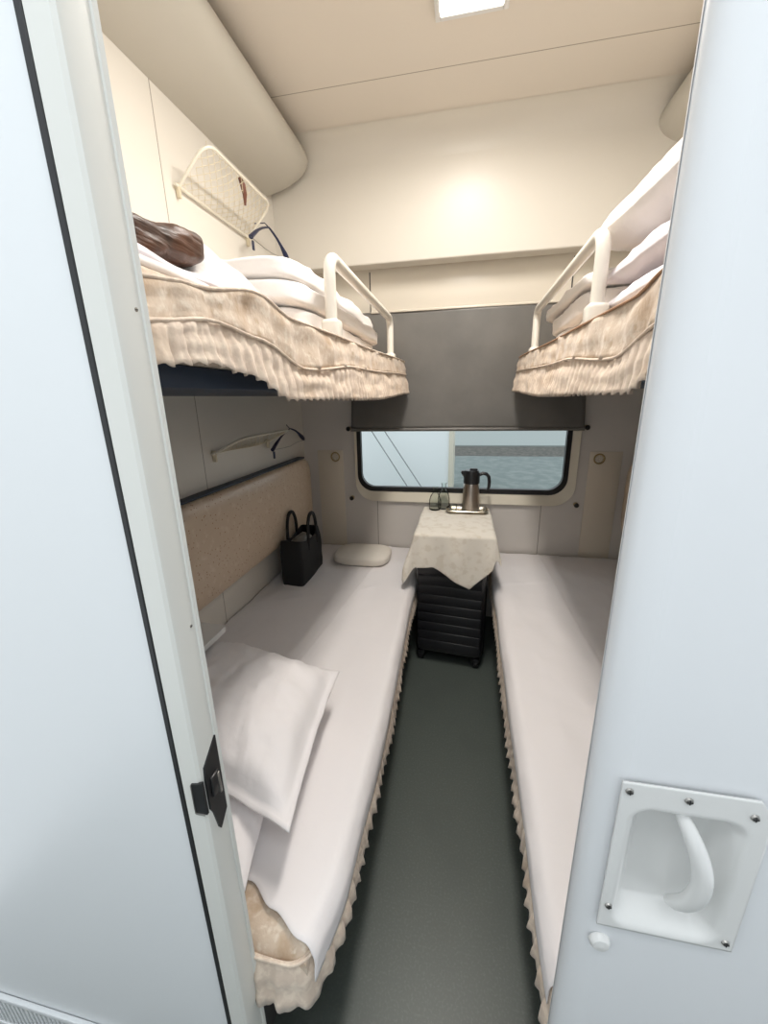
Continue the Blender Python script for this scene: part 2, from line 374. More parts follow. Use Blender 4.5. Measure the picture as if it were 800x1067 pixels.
# ------------------------------------------------------------ wall fittings on the end wall
for x, z, lab in ((-.668, 1.23, 'upper black coat knob beside the window, left end'), (.70, 1.23, 'upper black coat knob beside the window, right end'), (-.665, .79, 'lower black coat knob below the window, left end'), (.69, .785, 'lower black coat knob below the window, right end')):
    kn = empty('coat_knob', (x, YB, z)); tag(kn, lab, 'coat knob')
    b = MB(); b.lathe([(.013, 0), (.013, -.004), (.006, -.007), (.006, -.007)], (x, YB, z), 18, 'Y'); b.build('knob_base', 'brass', kn)
    b = MB(); b.lathe([(.006, -.006), (.006, -.016), (.013, -.022), (.014, -.028), (.009, -.034), (.001, -.035)], (x, YB, z), 18, 'Y'); b.build('knob_head', 'black', kn)
for s in (-1, 1):
    x = .775*s+.01; side = 'left' if s < 0 else 'right'
    pn = empty('speaker_panel', (x, YB, .8)); tag(pn, 'cream panel with a round brass rimmed speaker grille, %s of the window' % side, 'wall panel')
    b = MB(); b.box(min(x-.05*s, x+.12*s), max(x-.05*s, x+.12*s), YB-.007, YB, .30, 1.095, .003); b.build('panel_board', 'socket', pn)
    c = (x, YB-.007, 1.055)
    b = MB(); b.lathe([(.024, 0), (.03, 0), (.031, -.004), (.027, -.007), (.022, -.004), (.022, 0)], c, 28, 'Y'); b.build('grille_rim', 'brass', pn)
    b = MB(); b.lathe([(.022, 0), (.021, -.002), (.012, -.0035), (.0005, -.004)], c, 24, 'Y'); g = b.build('speaker_grille', 'socket', pn)
    b = MB()
    for r, n in ((.006, 6), (.0125, 10), (.018, 14)):
        for i in range(n):
            a = 2*PI*i/n; b.lathe([(.0014, 0), (.0014, -.002)], (c[0]+r*math.cos(a), c[1]-.0025, c[2]+r*math.sin(a)), 8, 'Y')
    b.build('grille_holes', 'slot', g, smooth=False)

# ------------------------------------------------------------ roller blind
rb = empty('roller_blind', (.02, 1.97, 1.86)); tag(rb, 'dark grey roller blind half lowered over the window', 'roller blind')
def blind(u, v):
    z = 1.868-(1.868-1.235)*v; hw = .625+.035*v
    y = 1.957+.006*noise.noise(Vector((u*5, z*2, 1)))*v+.003*math.sin(u*9+z*3)
    return (.018+(u*2-1)*hw, y, z)
b = MB(); b.grid(blind, 80, 40); b.build('blind_sheet', 'blind', rb, solid=.003)
b = MB(); b.tube([(.018+(i/12*2-1)*.663, 1.957, 1.226) for i in range(13)], .011, 12); b.build('bottom_bar', 'blind', rb)

# ------------------------------------------------------------ bunks
def valance(name, path, ztop, zbot, parent, lam=.045, amp=.007, flare=.012, m='ruffle', scal=.006, nv=14, pleat0=0.0, seed=0):
    """path: list of (x, y) ; outward is to the right-hand side when s=+1 (given by outward normals)"""
    pts = [Vector((p[0], p[1])) for p in path[0]]; nrm = [Vector(p) for p in path[1]]
    L = [0]
    for a, c in zip(pts, pts[1:]): L.append(L[-1]+(c-a).length)
    tot = L[-1]; nu = int(tot/lam*12)
    def at(s):
        for i in range(len(L)-1):
            if s <= L[i+1] or i == len(L)-2:
                f = (s-L[i])/max(1e-9, L[i+1]-L[i]); return pts[i].lerp(pts[i+1], f), nrm[i].lerp(nrm[i+1], f).normalized()
    def fn(u, v):
        s = u*tot; p, n = at(s)
        zt = ztop(p.y); zb = zbot(p.y)
        ph = s/lam*2*PI+2.5*noise.noise(Vector((s*6+seed, 0, 0)))
        w = max(0, (v-pleat0)/(1-pleat0)) if pleat0 < 1 else 0
        off = amp*w**.7*(math.sin(ph)+.4*math.sin(ph*2.1+1))+flare*v+.006*noise.noise(Vector((s*9+seed, v*3, 2)))
        zz = zt+(zb-zt)*v - (scal*abs(math.sin(ph/2)) if v > .93 else 0)
        q = p+n*off
        return (q.x, q.y, zz)
    b = MB(); b.grid(fn, nu, nv); return b.build(name, m, parent, solid=.0025, sharp=180, off=0)
def edge_path(s, xe, y0, y1, r=.05, wrap0=0.0, wrap1=.3, bow=None, n=60):
    """path along the aisle edge of a bunk on side s (-1 left, 1 right), wrapping both ends"""
    P = []; N = []; b0 = bow(y0) if bow else 0
    if wrap0 > 0:
        for i in range(8): P.append((s*(xe+b0+wrap0+r-(wrap0)*i/8), y0)); N.append((0, -1))
    for i in range(7):
        a = math.radians(90*i/6); P.append((s*(xe+(bow(y0+r-r*math.cos(a)) if bow else 0)+r-r*math.sin(a)), y0+r-r*math.cos(a))); N.append((-s*math.sin(a), -math.cos(a)))
    for i in range(1, n):
        y = y0+r+(y1-y0-2*r)*i/n; P.append((s*(xe+(bow(y) if bow else 0)), y)); N.append((-s, 0))
    for i in range(7):
        a = math.radians(90*i/6); P.append((s*(xe+(bow(y1) if bow else 0)+r-r*math.cos(a)), y1-r+r*math.sin(a))); N.append((-s*math.cos(a), math.sin(a)))
    for i in range(1, 8): P.append((s*(xe+r+wrap1*i/8), y1)); N.append((0, 1))
    return P, N
def mattress_mesh(s, xe, y0, y1, z0, z1, r=.035, amp=.003, seed=0, bow=None):
    b = MB(); n = 90
    def prof(y):
        x_e = xe+(bow(y) if bow else 0)
        P = [(A-.004, z0), (x_e+r, z0)]
        P += [(x_e+r-r*math.sin(math.radians(a)), z0+r-r*math.cos(math.radians(a))) for a in range(15, 91, 15)]
        P += [(x_e+r-r*math.cos(math.radians(a)), z1-r+r*math.sin(math.radians(a))) for a in range(0, 91, 15)]
        for i in range(1, 15): x = x_e+r+(A-.004-x_e-r)*i/14; P.append((x, z1+amp*noise.noise(Vector((x*6, y*5, seed)))))
        return P
    vs = []; fs = []; k = len(prof(0))
    for j in range(n+1):
        y = y0+(y1-y0)*j/n
        e = min(1, (y-y0)/.03, (y1-y)/.03); q = .02*(1-math.sqrt(max(0, 1-(1-e)**2)))
        for x, z in prof(y):
            zz = max(z0+q, min(z1-q, z)) if q > 0 else z
            vs.append((s*min(A-.004, max(x, xe-.02+q)), y, zz))
    for j in range(n):
        for i in range(k): fs.append([j*k+i, j*k+(i+1) % k, (j+1)*k+(i+1) % k, (j+1)*k+i])
    fs.append(list(range(k))); fs.append([n*k+i for i in range(k)])
    b.add(vs, fs); return b

def backrest(s):
    side = 'left' if s < 0 else 'right'
    t = empty('backrest', (s*.94, 1.0, .66)); tag(t, 'long speckled beige padded backrest on the %s wall above the lower bunk' % side, 'backrest')
    def fn(u, v):
        y = .02+(1.93-.02)*v
        a = 2*PI*u; e = .45
        ca, sa = math.cos(a), math.sin(a)
        q = max(0, (y-1.83)/.10); sc = math.sqrt(max(0.0, 1-q*q)) if q > 0 else 1
        hz = .205*(.55+.45*sc); hx = .038*(.35+.65*sc)
        X = .937+hx*math.copysign(abs(ca)**e, ca)*1.0; Z = .858+hz*math.copysign(abs(sa)**e, sa)
        return (s*min(X, A-.001), y, Z)
    b = MB(); b.grid(fn, 64, 90); n0 = len(b.v)
    b.f.append([90*65+i for i in range(64)]); b.f.append([i for i in range(64)])
    b.build('cushion', 'backrest', t, sharp=70)
    b = MB(); b.box(min(s*(A-.001), s*.928), max(s*(A-.001), s*.928), .02, 1.88, 1.060, 1.070, .002); b.build('top_trim', 'navy', t)
backrest(-1); backrest(1)

LB = {-1: lambda y: .022*(1-smooth(-.03, .13, y))+.018*smooth(.6, 1.5, y)-.004*math.sin(max(0, min(1, y/.9))*PI), 1: lambda y: .008*smooth(.8, 1.5, y)-.008}
def lower_bunk(s):
    side = 'left' if s < 0 else 'right'
    t = empty('lower_bunk', (s*.6, 1.0, 0)); tag(t, 'lower bunk along the %s wall with a scalloped beige valance' % side, 'bunk bed')
    b = MB(); b.box(min(s*.36, s*(A-.003)), max(s*.36, s*(A-.003)), .04, 1.99, 0.001, .27, .004); b.build('bunk_base', 'base', t)
    b = MB(); b.box(min(s*.25, s*(A-.003)), max(s*.25, s*(A-.003)), .012, 1.99, .271, .299, .006); b.build('bunk_board', 'base', t)
    mattress_mesh(s, .195 if s < 0 else .23, -.012, 1.985, .30, .45, .03, bow=LB[s]).build('mattress', 'jacq', t, sharp=60)
    pa = edge_path(s, .191 if s < 0 else .226, -.016, 1.98, .04, .30 if s < 0 else .05, .0, LB[s])
    valance('valance', pa, lambda y: .435, lambda y: .338+.010*math.sin(y*7), t, lam=.040, amp=.004, flare=.016, scal=.014, seed=3*s)
    P = [(p[0]+n[0]*.004, p[1]+n[1]*.004, .432) for p, n in zip(*pa)]
    b = MB(); b.tube(P, .0035, 8); b.build('piping', 'ruffle', t)
lower_bunk(-1); lower_bunk(1)

def sheet(s):
    side = s
    def fn(u, v):
        if s < 0: y = -.012+(1.975+.012)*v
        else: y = .035+(1.94-.0)*v
        edge = (.187 if s < 0 else .222)+LB[s](y)+.006*noise.noise(Vector((y*3, 5+s, 0)))
        if s < 0:   # near end cut back on the wall side (folded corner)
            y0 = interp([(.19, -.012), (.27, .003), (.34, .036), (.40, .075), (.98, .085)], .97-.78*u); y = y0+(y+.012)*(1-(y0+.012)/1.987)
        W = A-.006-edge; D = .055+.012*noise.noise(Vector((y*4, 3*s, 9)))
        if s < 0: D += .008*math.exp(-((y-.02)/.06)**2)
        tot = W+D; t = u*tot
        rr = .028
        if t < W-rr: x = A-.006-t; z = 0
        elif t < W-rr+rr*PI/2:
            a = (t-(W-rr))/rr; x = edge+rr-rr*math.sin(a); z = -rr+rr*math.cos(a)
        else: x = edge-.002; z = -rr-(t-(W-rr+rr*PI/2))
        cr = crease(x*1.0, y, 4, 1.5*s)*.007+.0035*noise.noise(Vector((x*5+y*9, y*3-x*7, 3*s)))+.003*noise.noise(Vector((x*14, y*9, s)))
        if s > 0:
            cr += .006*math.exp(-((x-(.50+.12*(2-y)*.3))/.006)**2)+.004*math.exp(-((y-1.55-.25*(x-.3))/.008)**2)*(x < .6)
        else:
            cr += .005*math.exp(-((x-.52+.10*(y-1))/.008)**2)*(y > .7)+.004*math.exp(-((y-1.35+.5*(x-.5))/.010)**2)*(x > .4)
        fl = 1 if z == 0 else max(0, 1+z/.03)
        return (s*x - (-s)*0 - s*(0.004 if z < -.02 else 0), y, .4555+z+cr*fl+.004)
    b = MB(); b.grid(fn, 90, 150)
    o = b.build('bed_sheet', 'sheet', None, sharp=180, solid=.002, off=1)
    return o
tag(sheet(-1), 'white sheet spread over the left lower bunk, its near corner hanging loose', 'bed sheet')
tag(sheet(1), 'white sheet with ironed creases on the empty right lower bunk', 'bed sheet')

VT = [(-.02, 1.55), (.12, 1.568), (.3, 1.595), (.42, 1.572), (.75, 1.572), (1.95, 1.60)]
VM = [(-.02, 1.50), (.15, 1.525), (.27, 1.515), (.45, 1.475), (.8, 1.50), (1.95, 1.53)]
VB = [(-.02, 1.455), (.12, 1.465), (.2, 1.455), (.36, 1.412), (1.0, 1.408), (1.95, 1.435)]
def upper_bunk(s):
    side = 'left' if s < 0 else 'right'
    xe = .305
    bow = (lambda y: .05*(1-smooth(.0, .9, y))) if s < 0 else (lambda y: .03*(1-smooth(.0, .9, y)))
    t = empty('upper_bunk', (s*.65, 1.0, 1.43)); tag(t, 'upper bunk on the %s wall with a fringed beige jacquard valance and looped guard rail' % side, 'bunk bed')
    b = MB(); b.box(min(s*.40, s*(A-.003)), max(s*.40, s*(A-.003)), .0, 1.93, 1.43, 1.465, .004); b.build('bunk_board', 'navy', t)
    top = 1.585
    mattress_mesh(s, xe+.01, .0, 1.93, 1.466, top, .04, .006, 3, bow).build('mattress', 'jacq', t, sharp=60)
    pa = edge_path(s, xe, -.015, 1.935, .05, 0, .25, bow)
    pa = ([(s*(xe+bow(-.015)), -.016)]+pa[0][7:], [(-s, 0)]+pa[1][7:])
    T = lambda y: interp(VT, y); Mz = lambda y: interp(VM, y); B_ = lambda y: interp(VB, y)
    valance('valance_band', pa, T, Mz, t, lam=.10, amp=.004, flare=.008, m='jacq', scal=0, nv=8, seed=2+s)
    pb = ([(p[0]+n[0]*.007, p[1]+n[1]*.007) for p, n in zip(*pa)], pa[1])
    valance('valance_ruffle', pb, lambda y: Mz(y)+.002, B_, t, lam=.034, amp=.0048, flare=.014, scal=.006, seed=5*s)
    for zf, nm, r, m, of in ((T, 'piping', .0028, 'piping' if s > 0 else 'ruffle', .002), (Mz, 'piping', .003, 'ruffle', .012)):
        b = MB(); b.tube([(p[0]+n[0]*of, p[1]+n[1]*of, zf(p[1])) for p, n in zip(*pa)], r, 8); b.build(nm, m, t)
    # guard rail hoop
    X = s*.345; y0, y1, zt = .74, 1.68, 1.785; r = .045; pts = [(X, y0, 1.50)]
    for i in range(8): pts.append((X, y0, 1.52+(zt-r-1.52)*(i+1)/8))
    for i in range(1, 7): a = math.radians(90*i/6); pts.append((X, y0+r-r*math.cos(a), zt-r+r*math.sin(a)))
    for i in range(1, 10): pts.append((X, y0+r+(y1-y0-2*r)*i/10, zt))
    for i in range(0, 7): a = math.radians(90*i/6); pts.append((X, y1-r+r*math.sin(a), zt-r+r*math.cos(a)))
    for i in range(8): pts.append((X, y1, zt-r-(zt-r-1.50)*(i+1)/8))
    g = MB(); g.tube(pts, .0165, 18)
    gr = g.build('guard_rail', 'rail', t, sharp=60)
    for y in (y0, y1):
        b = MB(); b.box(X-.026, X+.026, y-.026, y+.026, 1.52, 1.625, .012, 3); b.build('rail_socket', 'rail', gr)
upper_bunk(-1); upper_bunk(1)

# ------------------------------------------------------------ pillows and quilts
def pillow(name, q, th, m, parent=None, flange=.0, seed=0, amp=.006, pinch=.04, up=None, ns=44):
    q = [Vector(p) for p in q]
    nrm = (q[1]-q[0]).cross(q[3]-q[0]).normalized()
    if nrm.z < 0: nrm = -nrm
    def base(u, v):
        uu = u; vv = v
        pu = 1-pinch*(1-abs(2*v-1)**2)*1.0*abs(2*u-1)**3 ; pv = 1-pinch*(1-abs(2*u-1)**2)*abs(2*v-1)**3
        uu = .5+(u-.5)*pu; vv = .5+(v-.5)*pv
        return q[0]*(1-uu)*(1-vv)+q[1]*uu*(1-vv)+q[2]*uu*vv+q[3]*(1-uu)*vv
    def side(sg):
        def fn(u, v):
            a = abs(2*u-1); c = abs(2*v-1)
            if flange:
                a = min(1, a/(1-flange)); c = min(1, c/(1-flange))
            h = th/2*((1-a**3)*(1-c**3))**.62
            w = (crease(u*1.3+seed, v, 5, seed+sg, .8)+.5*crease(u*1.2+v*1.4, v*1.2-u*.8, 9, seed, .7))*amp*1.3*min(1, h/(th*.12)+.15)
            ed = .006*noise.noise(Vector((u*7, v*7, seed)))
            return base(u, v)+nrm*(sg*(h+.0025)+ed+(w if sg > 0 else w*.5))
        return fn
    b = MB(); b.grid(side(1), ns, ns); b.grid(side(-1), ns, ns); n = (ns+1)**2
    rim = [i for i in range(ns+1)]+[(j*(ns+1)+ns) for j in range(1, ns+1)]+[ns*(ns+1)+i for i in range(ns-1, -1, -1)]+[j*(ns+1) for j in range(ns-1, 0, -1)]
    for a, c in zip(rim, rim[1:]+rim[:1]): b.f.append([a, c, c+n, a+n])
    return b.build(name, m, parent, sharp=180)
tag(pillow('pillow', [(-.91, .57, .51), (-.44, .53, .51), (-.35, .03, .51), (-.90, .04, .515)], .125, 'sheet', seed=3), 'flat white pillow on the left lower bunk, beneath the flanged pillow', 'pillow')
tag(pillow('pillow', [(-.84, .65, .60), (-.325, .57, .59), (-.285, .10, .578), (-.72, .20, .605)], .17, 'sheet', flange=.085, seed=8, amp=.007), 'puffy white flanged pillow on top of the flat pillow, left lower bunk', 'pillow')
b = MB(); b.soft((-.545, 1.755, .496), (.34, .26, .068), .55, 20, .003, 8); tag(b.build('cushion', 'cushion', None, sharp=180), 'small rounded cream cushion at the window end of the left lower bunk', 'cushion')

def quilt(name, layers, m, label, seed=0, rot=0):
    b = MB(); rnd = random.Random(seed)
    for (x0, x1, y0, y1, z0, z1) in layers:
        b.soft(((x0+x1)/2, (y0+y1)/2, (z0+z1)/2), (x1-x0, y1-y0, (z1-z0)), .28, 24, .010, 7, seed+rnd.random()*9, Matrix.Rotation(rnd.uniform(-.02, .02), 3, 'Z'))
    o = b.build(name, m, None, sharp=180); tag(o, label, 'quilt'); return o
quilt('folded_quilt', [(-.95, -.40, .62, 1.66, 1.59, 1.655), (-.95, -.385, .60, 1.66, 1.65, 1.715), (-.95, -.40, .60, 1.70, 1.705, 1.765)], 'sheet_up', 'thick folded white quilt behind the guard rail of the left upper bunk', 2)
# rumpled duvet lying towards the door
def duvet(u, v):
    y = .0+.60*v; e = .40+.03*noise.noise(Vector((y*4, 1, 1)))-.0*v
    x = .955-(.955-e)*u
    ridge = interp([(.0, 1.598), (.20, 1.605), (.30, 1.66), (.38, 1.748), (.47, 1.742), (.54, 1.70), (.60, 1.60)], y)
    f = interp([(.0, .45), (.45, .75), (.72, 1.0), (.86, .6), (1.0, 0.0)], u)
    z = 1.598+(ridge-1.598)*f + .012*smooth(.15, .45, y)*crease(x, y, 7, 4)*(f > .01)*min(1, f*3)
    return (-x, y, z)
b = MB(); b.grid(duvet, 60, 60)
tag(b.build('rumpled_duvet', 'sheet_up', None, sharp=180, solid=.012), 'rumpled white duvet on the left upper bunk, near the door', 'duvet')
def roll(u, v):
    a = 2*PI*u; t = v; y = .02+.31*t; x = -.45+.01*math.sin(t*3)+.03*t; r = (.014+.004*math.sin(t*9))*math.sqrt(max(.02, 1-(2*t-1)**6))
    return (x+r*1.5*math.cos(a), y, 1.606+r*math.sin(a)+.004*math.sin(t*7)-.015*smooth(.7, 1, t))
b = MB(); b.grid(roll, 24, 40); b.f.append([i for i in range(24)]); b.f.append([40*25+i for i in range(24)]); b.v = [v for v in b.v]
tag(b.build('rolled_towel', 'lilac', None, sharp=180), 'white rolled towel below the brown jacket on the left upper bunk', 'towel')
b = MB()
b.soft((-.53, .175, 1.652), (.20, .33, .062), .5, 34, .009, 12, 3, Matrix.Rotation(.17, 3, 'X'))
tag(b.build('brown_jacket', 'jacket', None, sharp=180), 'crumpled dark brown leather jacket on the left upper bunk by the door', 'jacket')

# right upper bunk: stack
quilt('folded_quilt', [(.40, .95, .95, 1.66, 1.59, 1.65), (.385, .95, .98, 1.62, 1.645, 1.72), (.37, .95, .95, 1.70, 1.72, 1.765)], 'sheet_up', 'folded white quilt at the window end of the right upper bunk, behind the rail', 6)
tag(pillow('pillow', [(.92, .06, 1.64), (.36, .05, 1.617), (.37, .84, 1.617), (.92, .88, 1.64)], .085, 'lilac', seed=12, amp=.008), 'lowest of the three white pillows piled on the right upper bunk', 'pillow', 'pillows piled on the right upper bunk')
tag(pillow('pillow', [(.92, .10, 1.72), (.355, .06, 1.672), (.368, .82, 1.685), (.92, .88, 1.72)], .11, 'lilac', seed=15, amp=.008), 'middle pillow of the three piled on the right upper bunk', 'pillow', 'pillows piled on the right upper bunk')
tag(pillow('pillow', [(.92, .15, 1.84), (.37, .05, 1.755), (.374, 1.07, 1.838), (.90, 1.02, 1.86)], .15, 'sheet_up', seed=19, amp=.009, pinch=.02), 'large white topmost pillow with a pointed corner on the right upper bunk pile', 'pillow', 'pillows piled on the right upper bunk')

# ------------------------------------------------------------ luggage nets and hangers
def net_rack(z, tilt_x, tilt_z, label):
    t = empty('net_rack', (-A, 1.25, z)); tag(t, label, 'luggage net')
    y0, y1 = 1.03, 1.50
    a = Vector((-A+.012, 0, z)); c = Vector((-A+tilt_x, 0, z+tilt_z))
    r = .05; n = (c-a).normalized(); Lt = (c-a).length
    P = [(0, y0)]
    P += [(Lt-r+r*math.sin(math.radians(q)), y0+r-r*math.cos(math.radians(q))) for q in range(0, 91, 15)]
    P += [(Lt-r+r*math.cos(math.radians(q)), y1-r+r*math.sin(math.radians(q))) for q in range(0, 91, 15)]
    P += [(0, y1)]
    b = MB(); b.tube([(a+n*p[0])+Vector((0, p[1], 0)) for p in P], .0055, 10); b.build('front_rail', 'netrail', t)
    b = MB(); b.tube([a+Vector((0, y, 0)) for y in (y0-.02, 1.2, y1+.02)], .0055, 10); b.build('hinge_rail', 'netrail', t)
    b = MB(); nrm = Vector((-(c-a).z, 0, (c-a).x)).normalized()
    def P3(s_, y):
        sag = -.022*math.sin(PI*s_)*math.sin(PI*(y-y0)/(y1-y0)); return a+(c-a)*s_+nrm*sag+Vector((0, y, 0))
    N_ = 13
    for i in range(-5, N_):
        for sg in (1, -1):
            pts = []
            for q in range(9):
                s_ = q/8; f = (i+s_*5)/N_
                if sg < 0: f = 1-f
                if 0 <= f <= 1: pts.append(P3(s_, y0+(y1-y0)*f))
            if len(pts) > 1: b.tube(pts, .0011, 5)
    b.build('net', 'net', t)
    for y in (y0, y1):
        bb = MB(); bb.lathe([(.001, 0), (.011, 0), (.011, .012), (.006, .018), (.001, .018)], (-A, y, z), 14, 'X'); bb.box(-A+.001, -A+.016, y-.006, y+.006, z-.035, z+.01, .003); bb.build('bracket', 'net', t)
    return t
t = net_rack(2.125, .135, .115, 'cream luggage net rack high on the left wall above the upper bunk')
b = MB(); b.tube([(-.862, 1.28, 2.248), (-.855, 1.285, 2.225), (-.858, 1.30, 2.20), (-.863, 1.305, 2.165)], [.008, .011, .009, .004], 8)
tag(b.build('brown_strap', 'tag', None, sharp=180), 'short brown strap tied to the front rail of the upper net rack', 'strap')
net_rack(1.205, .14, .06, 'cream luggage net rack on the left wall between the two bunks')
def hanger(p0, p1, p2, label):
    t = empty('clothes_hanger', p1); tag(t, label, 'clothes hanger')
    p0, p1, p2 = Vector(p0), Vector(p1), Vector(p2)
    b = MB(); b.tube([p1+(p0-p1)*f+Vector((0, 0, .012*math.sin(PI*f))) for f in (0, .2, .4, .6, .8, 1)], [.004, .0045, .005, .006, .009, .010], 10); b.build('arm', 'navyp', t)
    b = MB(); b.tube([p1+(p2-p1)*f+Vector((0, 0, .015*math.sin(PI*f))) for f in (0, .2, .4, .6, .8, .92, 1)], [.004, .005, .0055, .007, .012, .012, .005], 10); b.build('arm', 'navyp', t)
    b = MB(); pts = [p1]+[p1+Vector((-.012*math.sin(q), .006*q/3, .03+.014*(1-math.cos(q))-.01)) for q in (0.3, .8, 1.4, 2.0, 2.6, 3.2)]
    b.tube([p1, (p1+Vector((-.02, 0, .02))), Vector((-A+.004, p1.y, p1.z+.022))], .0022, 8); b.build('hook', 'navyp', t)
    b = MB(); mid = p0+(p2-p0)*.5+Vector((0, 0, -.01)); b.tube([p0, p0+(p2-p0)*.3+Vector((0, 0, -.008)), mid, p0+(p2-p0)*.75, p2], .0014, 6); b.build('trouser_bar', 'screw', t)
    b = MB()
    q = p0+Vector((0, .015, -.012)); b.box(q.x-.003, q.x+.003, q.y-.008, q.y+.008, q.z-.035, q.z+.002, .002); b.build('clip', 'navyp', t)
hanger((-.90, 1.40, 2.09), (-.90, 1.59, 2.19), (-.87, 1.725, 2.08), 'navy clothes hanger beside the upper net rack, high on the left wall')
hanger((-.925, 1.46, 1.165), (-.955, 1.76, 1.25), (-.93, 1.90, 1.17), 'navy clothes hanger on the left wall below the upper bunk')
# small shelf
t = empty('wall_shelf', (-.87, .5, .66)); tag(t, 'small white folding shelf on the left wall near the door', 'shelf')
b = MB(); b.prism([(-A+.001, .20), (-A+.001, .60), (-.725, .60), (-.715, .59), (-.715, .24), (-.75, .20)], 'Z', .682, .70); b.build('shelf_board', 'plastic', t, sharp=30)
b = MB(); b.box(-A+.001, -A+.06, .25, .55, .64, .682, .003); b.build('shelf_bracket', 'plastic', t)

# ------------------------------------------------------------ tote bag
t = empty('tote_bag', (-.85, 1.5, .46)); tag(t, 'black tote bag with upright handles on the left lower bunk against the backrest', 'bag')
bx0, bx1, by0, by1, bz0, bz1 = -.888, -.765, 1.35, 1.65, .464, .71
def bag(u, v):
    pr = rrect(bx0, bx1, by0, by1, .018, 5); k = len(pr); i = u*k; i0 = int(i) % k; f = i-int(i)
    p = pr[i0]; q = pr[(i0+1) % k]; x = p[0]+(q[0]-p[0])*f; y = p[1]+(q[1]-p[1])*f
    cx, cy = (bx0+bx1)/2, (by0+by1)/2
    zt = bz1-.03*math.sin(PI*(y-by0)/(by1-by0))
    z = bz0+(zt-bz0)*v; k2 = 1+.05*math.sin(v*PI)-.06*v
    n = .004*noise.noise(Vector((x*20, y*20, z*14)))
    return (cx+(x-cx)*k2+n-.02*v*0, cy+(y-cy)*(k2)+n, z)
b = MB(); b.grid(bag, 96, 24)
b.f.append([i for i in range(96)])
b.build('bag_body', 'bag', t, sharp=180, solid=.005, off=-1)
for x in (bx0+.008, bx1-.008):
    pts = []
    for i in range(15):
        a = PI*i/14; pts.append((x+(.006 if x > -.82 else -.004), 1.52-.062*math.cos(a)*(1.0), .665+.155*math.sin(a)**.6 if 0 < i < 14 else .63))
    b = MB(); b.tube(pts, .009, 8); b.build('bag_handle', 'bag', t)
b = MB(); b.soft((-.825, 1.50, .655), (.085, .20, .07), .7, 14, .014, 22, 5); tag(b.build('plastic_wrapper', 'bag_in', None, sharp=180), 'crumpled grey plastic wrapper inside the black tote bag', 'wrapper')

# ------------------------------------------------------------ table, cloth and what stands on it
t = empty('fold_down_table', (0, 1.72, 0)); tag(t, 'narrow fold-down table under the window, covered by a cream cloth', 'table')
b = MB(); b.box(-.185, .19, 1.46, 1.985, .722, .744, .006); b.build('tabletop', 'plastic', t)
b = MB(); b.prism([(1.985, .50), (1.985, .722), (1.62, .722), (1.64, .70)], 'X', -.012, .016); b.build('table_bracket', 'screw', t, sharp=30)
tx0, tx1, ty0, ty1, tz = -.187, .192, 1.457, 1.972, .748
def clothf(u, v):
    fx = interp([(0, 0), (1, 1)], u)
    # cloth coordinates beyond the table top
    lx = .17; rx = .10
    cy = ty1-(ty1-ty0)*min(1, v/.66); over_y = 0
    X = tx0-lx+(tx1-tx0+lx+rx)*u
    fl = .19-.02*smooth(-.38, -.1, X) if X < -.10 else (.17+.105*(X+.10)/.185 if X < .085 else max(.10, .275-.125*(X-.085)/.12))
    if v > .66: over_y = (v-.66)/.34*fl
    ox = 0
    if X < tx0: ox = tx0-X
    if X > tx1: ox = X-tx1
    sgn = -1 if X < tx0 else 1
    cx = min(max(X, tx0), tx1)
    back = smooth(0, .5, v)
    ox *= (.45+.55*back)
    d = math.hypot(ox, over_y)
    dd = d
    r = .012
    if d < r*1.57: dz = r-r*math.cos(d/r); dh = r*math.sin(d/r)
    else: dz = r+(d-r*1.57); dh = r+.16*(d-r*1.57)
    ux = ox/d*sgn if d > 0 else 0; uy = -over_y/d if d > 0 else 0
    wav = .010*math.sin(X*38+1)*min(1, over_y/.12)+.008*math.sin(cy*22)*min(1, ox/.1)
    if ox > 0 and over_y > 0:
        k = min(ox, over_y)/.15; dh += .035*k
    x = cx+ux*(dh+(wav if ox > over_y else 0)); y = cy+uy*dh-(wav if over_y > 0 else 0)
    z = tz-dz+(.0012*noise.noise(Vector((X*12, cy*12, 0))) if d == 0 else 0)
    return (x, min(y, 1.975), z)
b = MB(); b.grid(clothf, 90, 100); tag(b.build('tablecloth', 'cloth', None, sharp=180, solid=.0018, off=1), 'cream tablecloth draped over the table under the window', 'tablecloth')
TZ = tz+.0025
# tray
t = empty('serving_tray', (.07, 1.88, TZ)); tag(t, 'small steel rimmed tray under the thermos flask', 'tray')
b = MB(); O = rrect(-.055, .185, 1.825, 1.945, .03, 6); I = rrect(-.043, .173, 1.837, 1.933, .022, 6); k = len(O)
vs = [(x, y, TZ+.016) for x, y in O]+[(x, y, TZ+.016) for x, y in [(p[0]*.985+.001, p[1]*.985+.0283) for p in O]]
b = MB()
prs = [(O, TZ+.0165), (I, TZ+.004), (I, TZ), (O, TZ+.0125)]
vs = []; fs = []
for P, z in prs: vs += [(x, y, z) for x, y in P]
for a, c in ((0, 1), (2, 3), (3, 0)):
    for i in range(k): fs.append([a*k+i, a*k+(i+1) % k, c*k+(i+1) % k, c*k+i])
fs.append([k+i for i in range(k)]); fs.append([2*k+i for i in range(k)])
b.add(vs, fs); b.build('tray_dish', 'tray', t, sharp=40)
b = MB(); b.tube([(x, y, TZ+.0165) for x, y in O], .0025, 8, closed=True); b.build('tray_rim', 'tray', t)
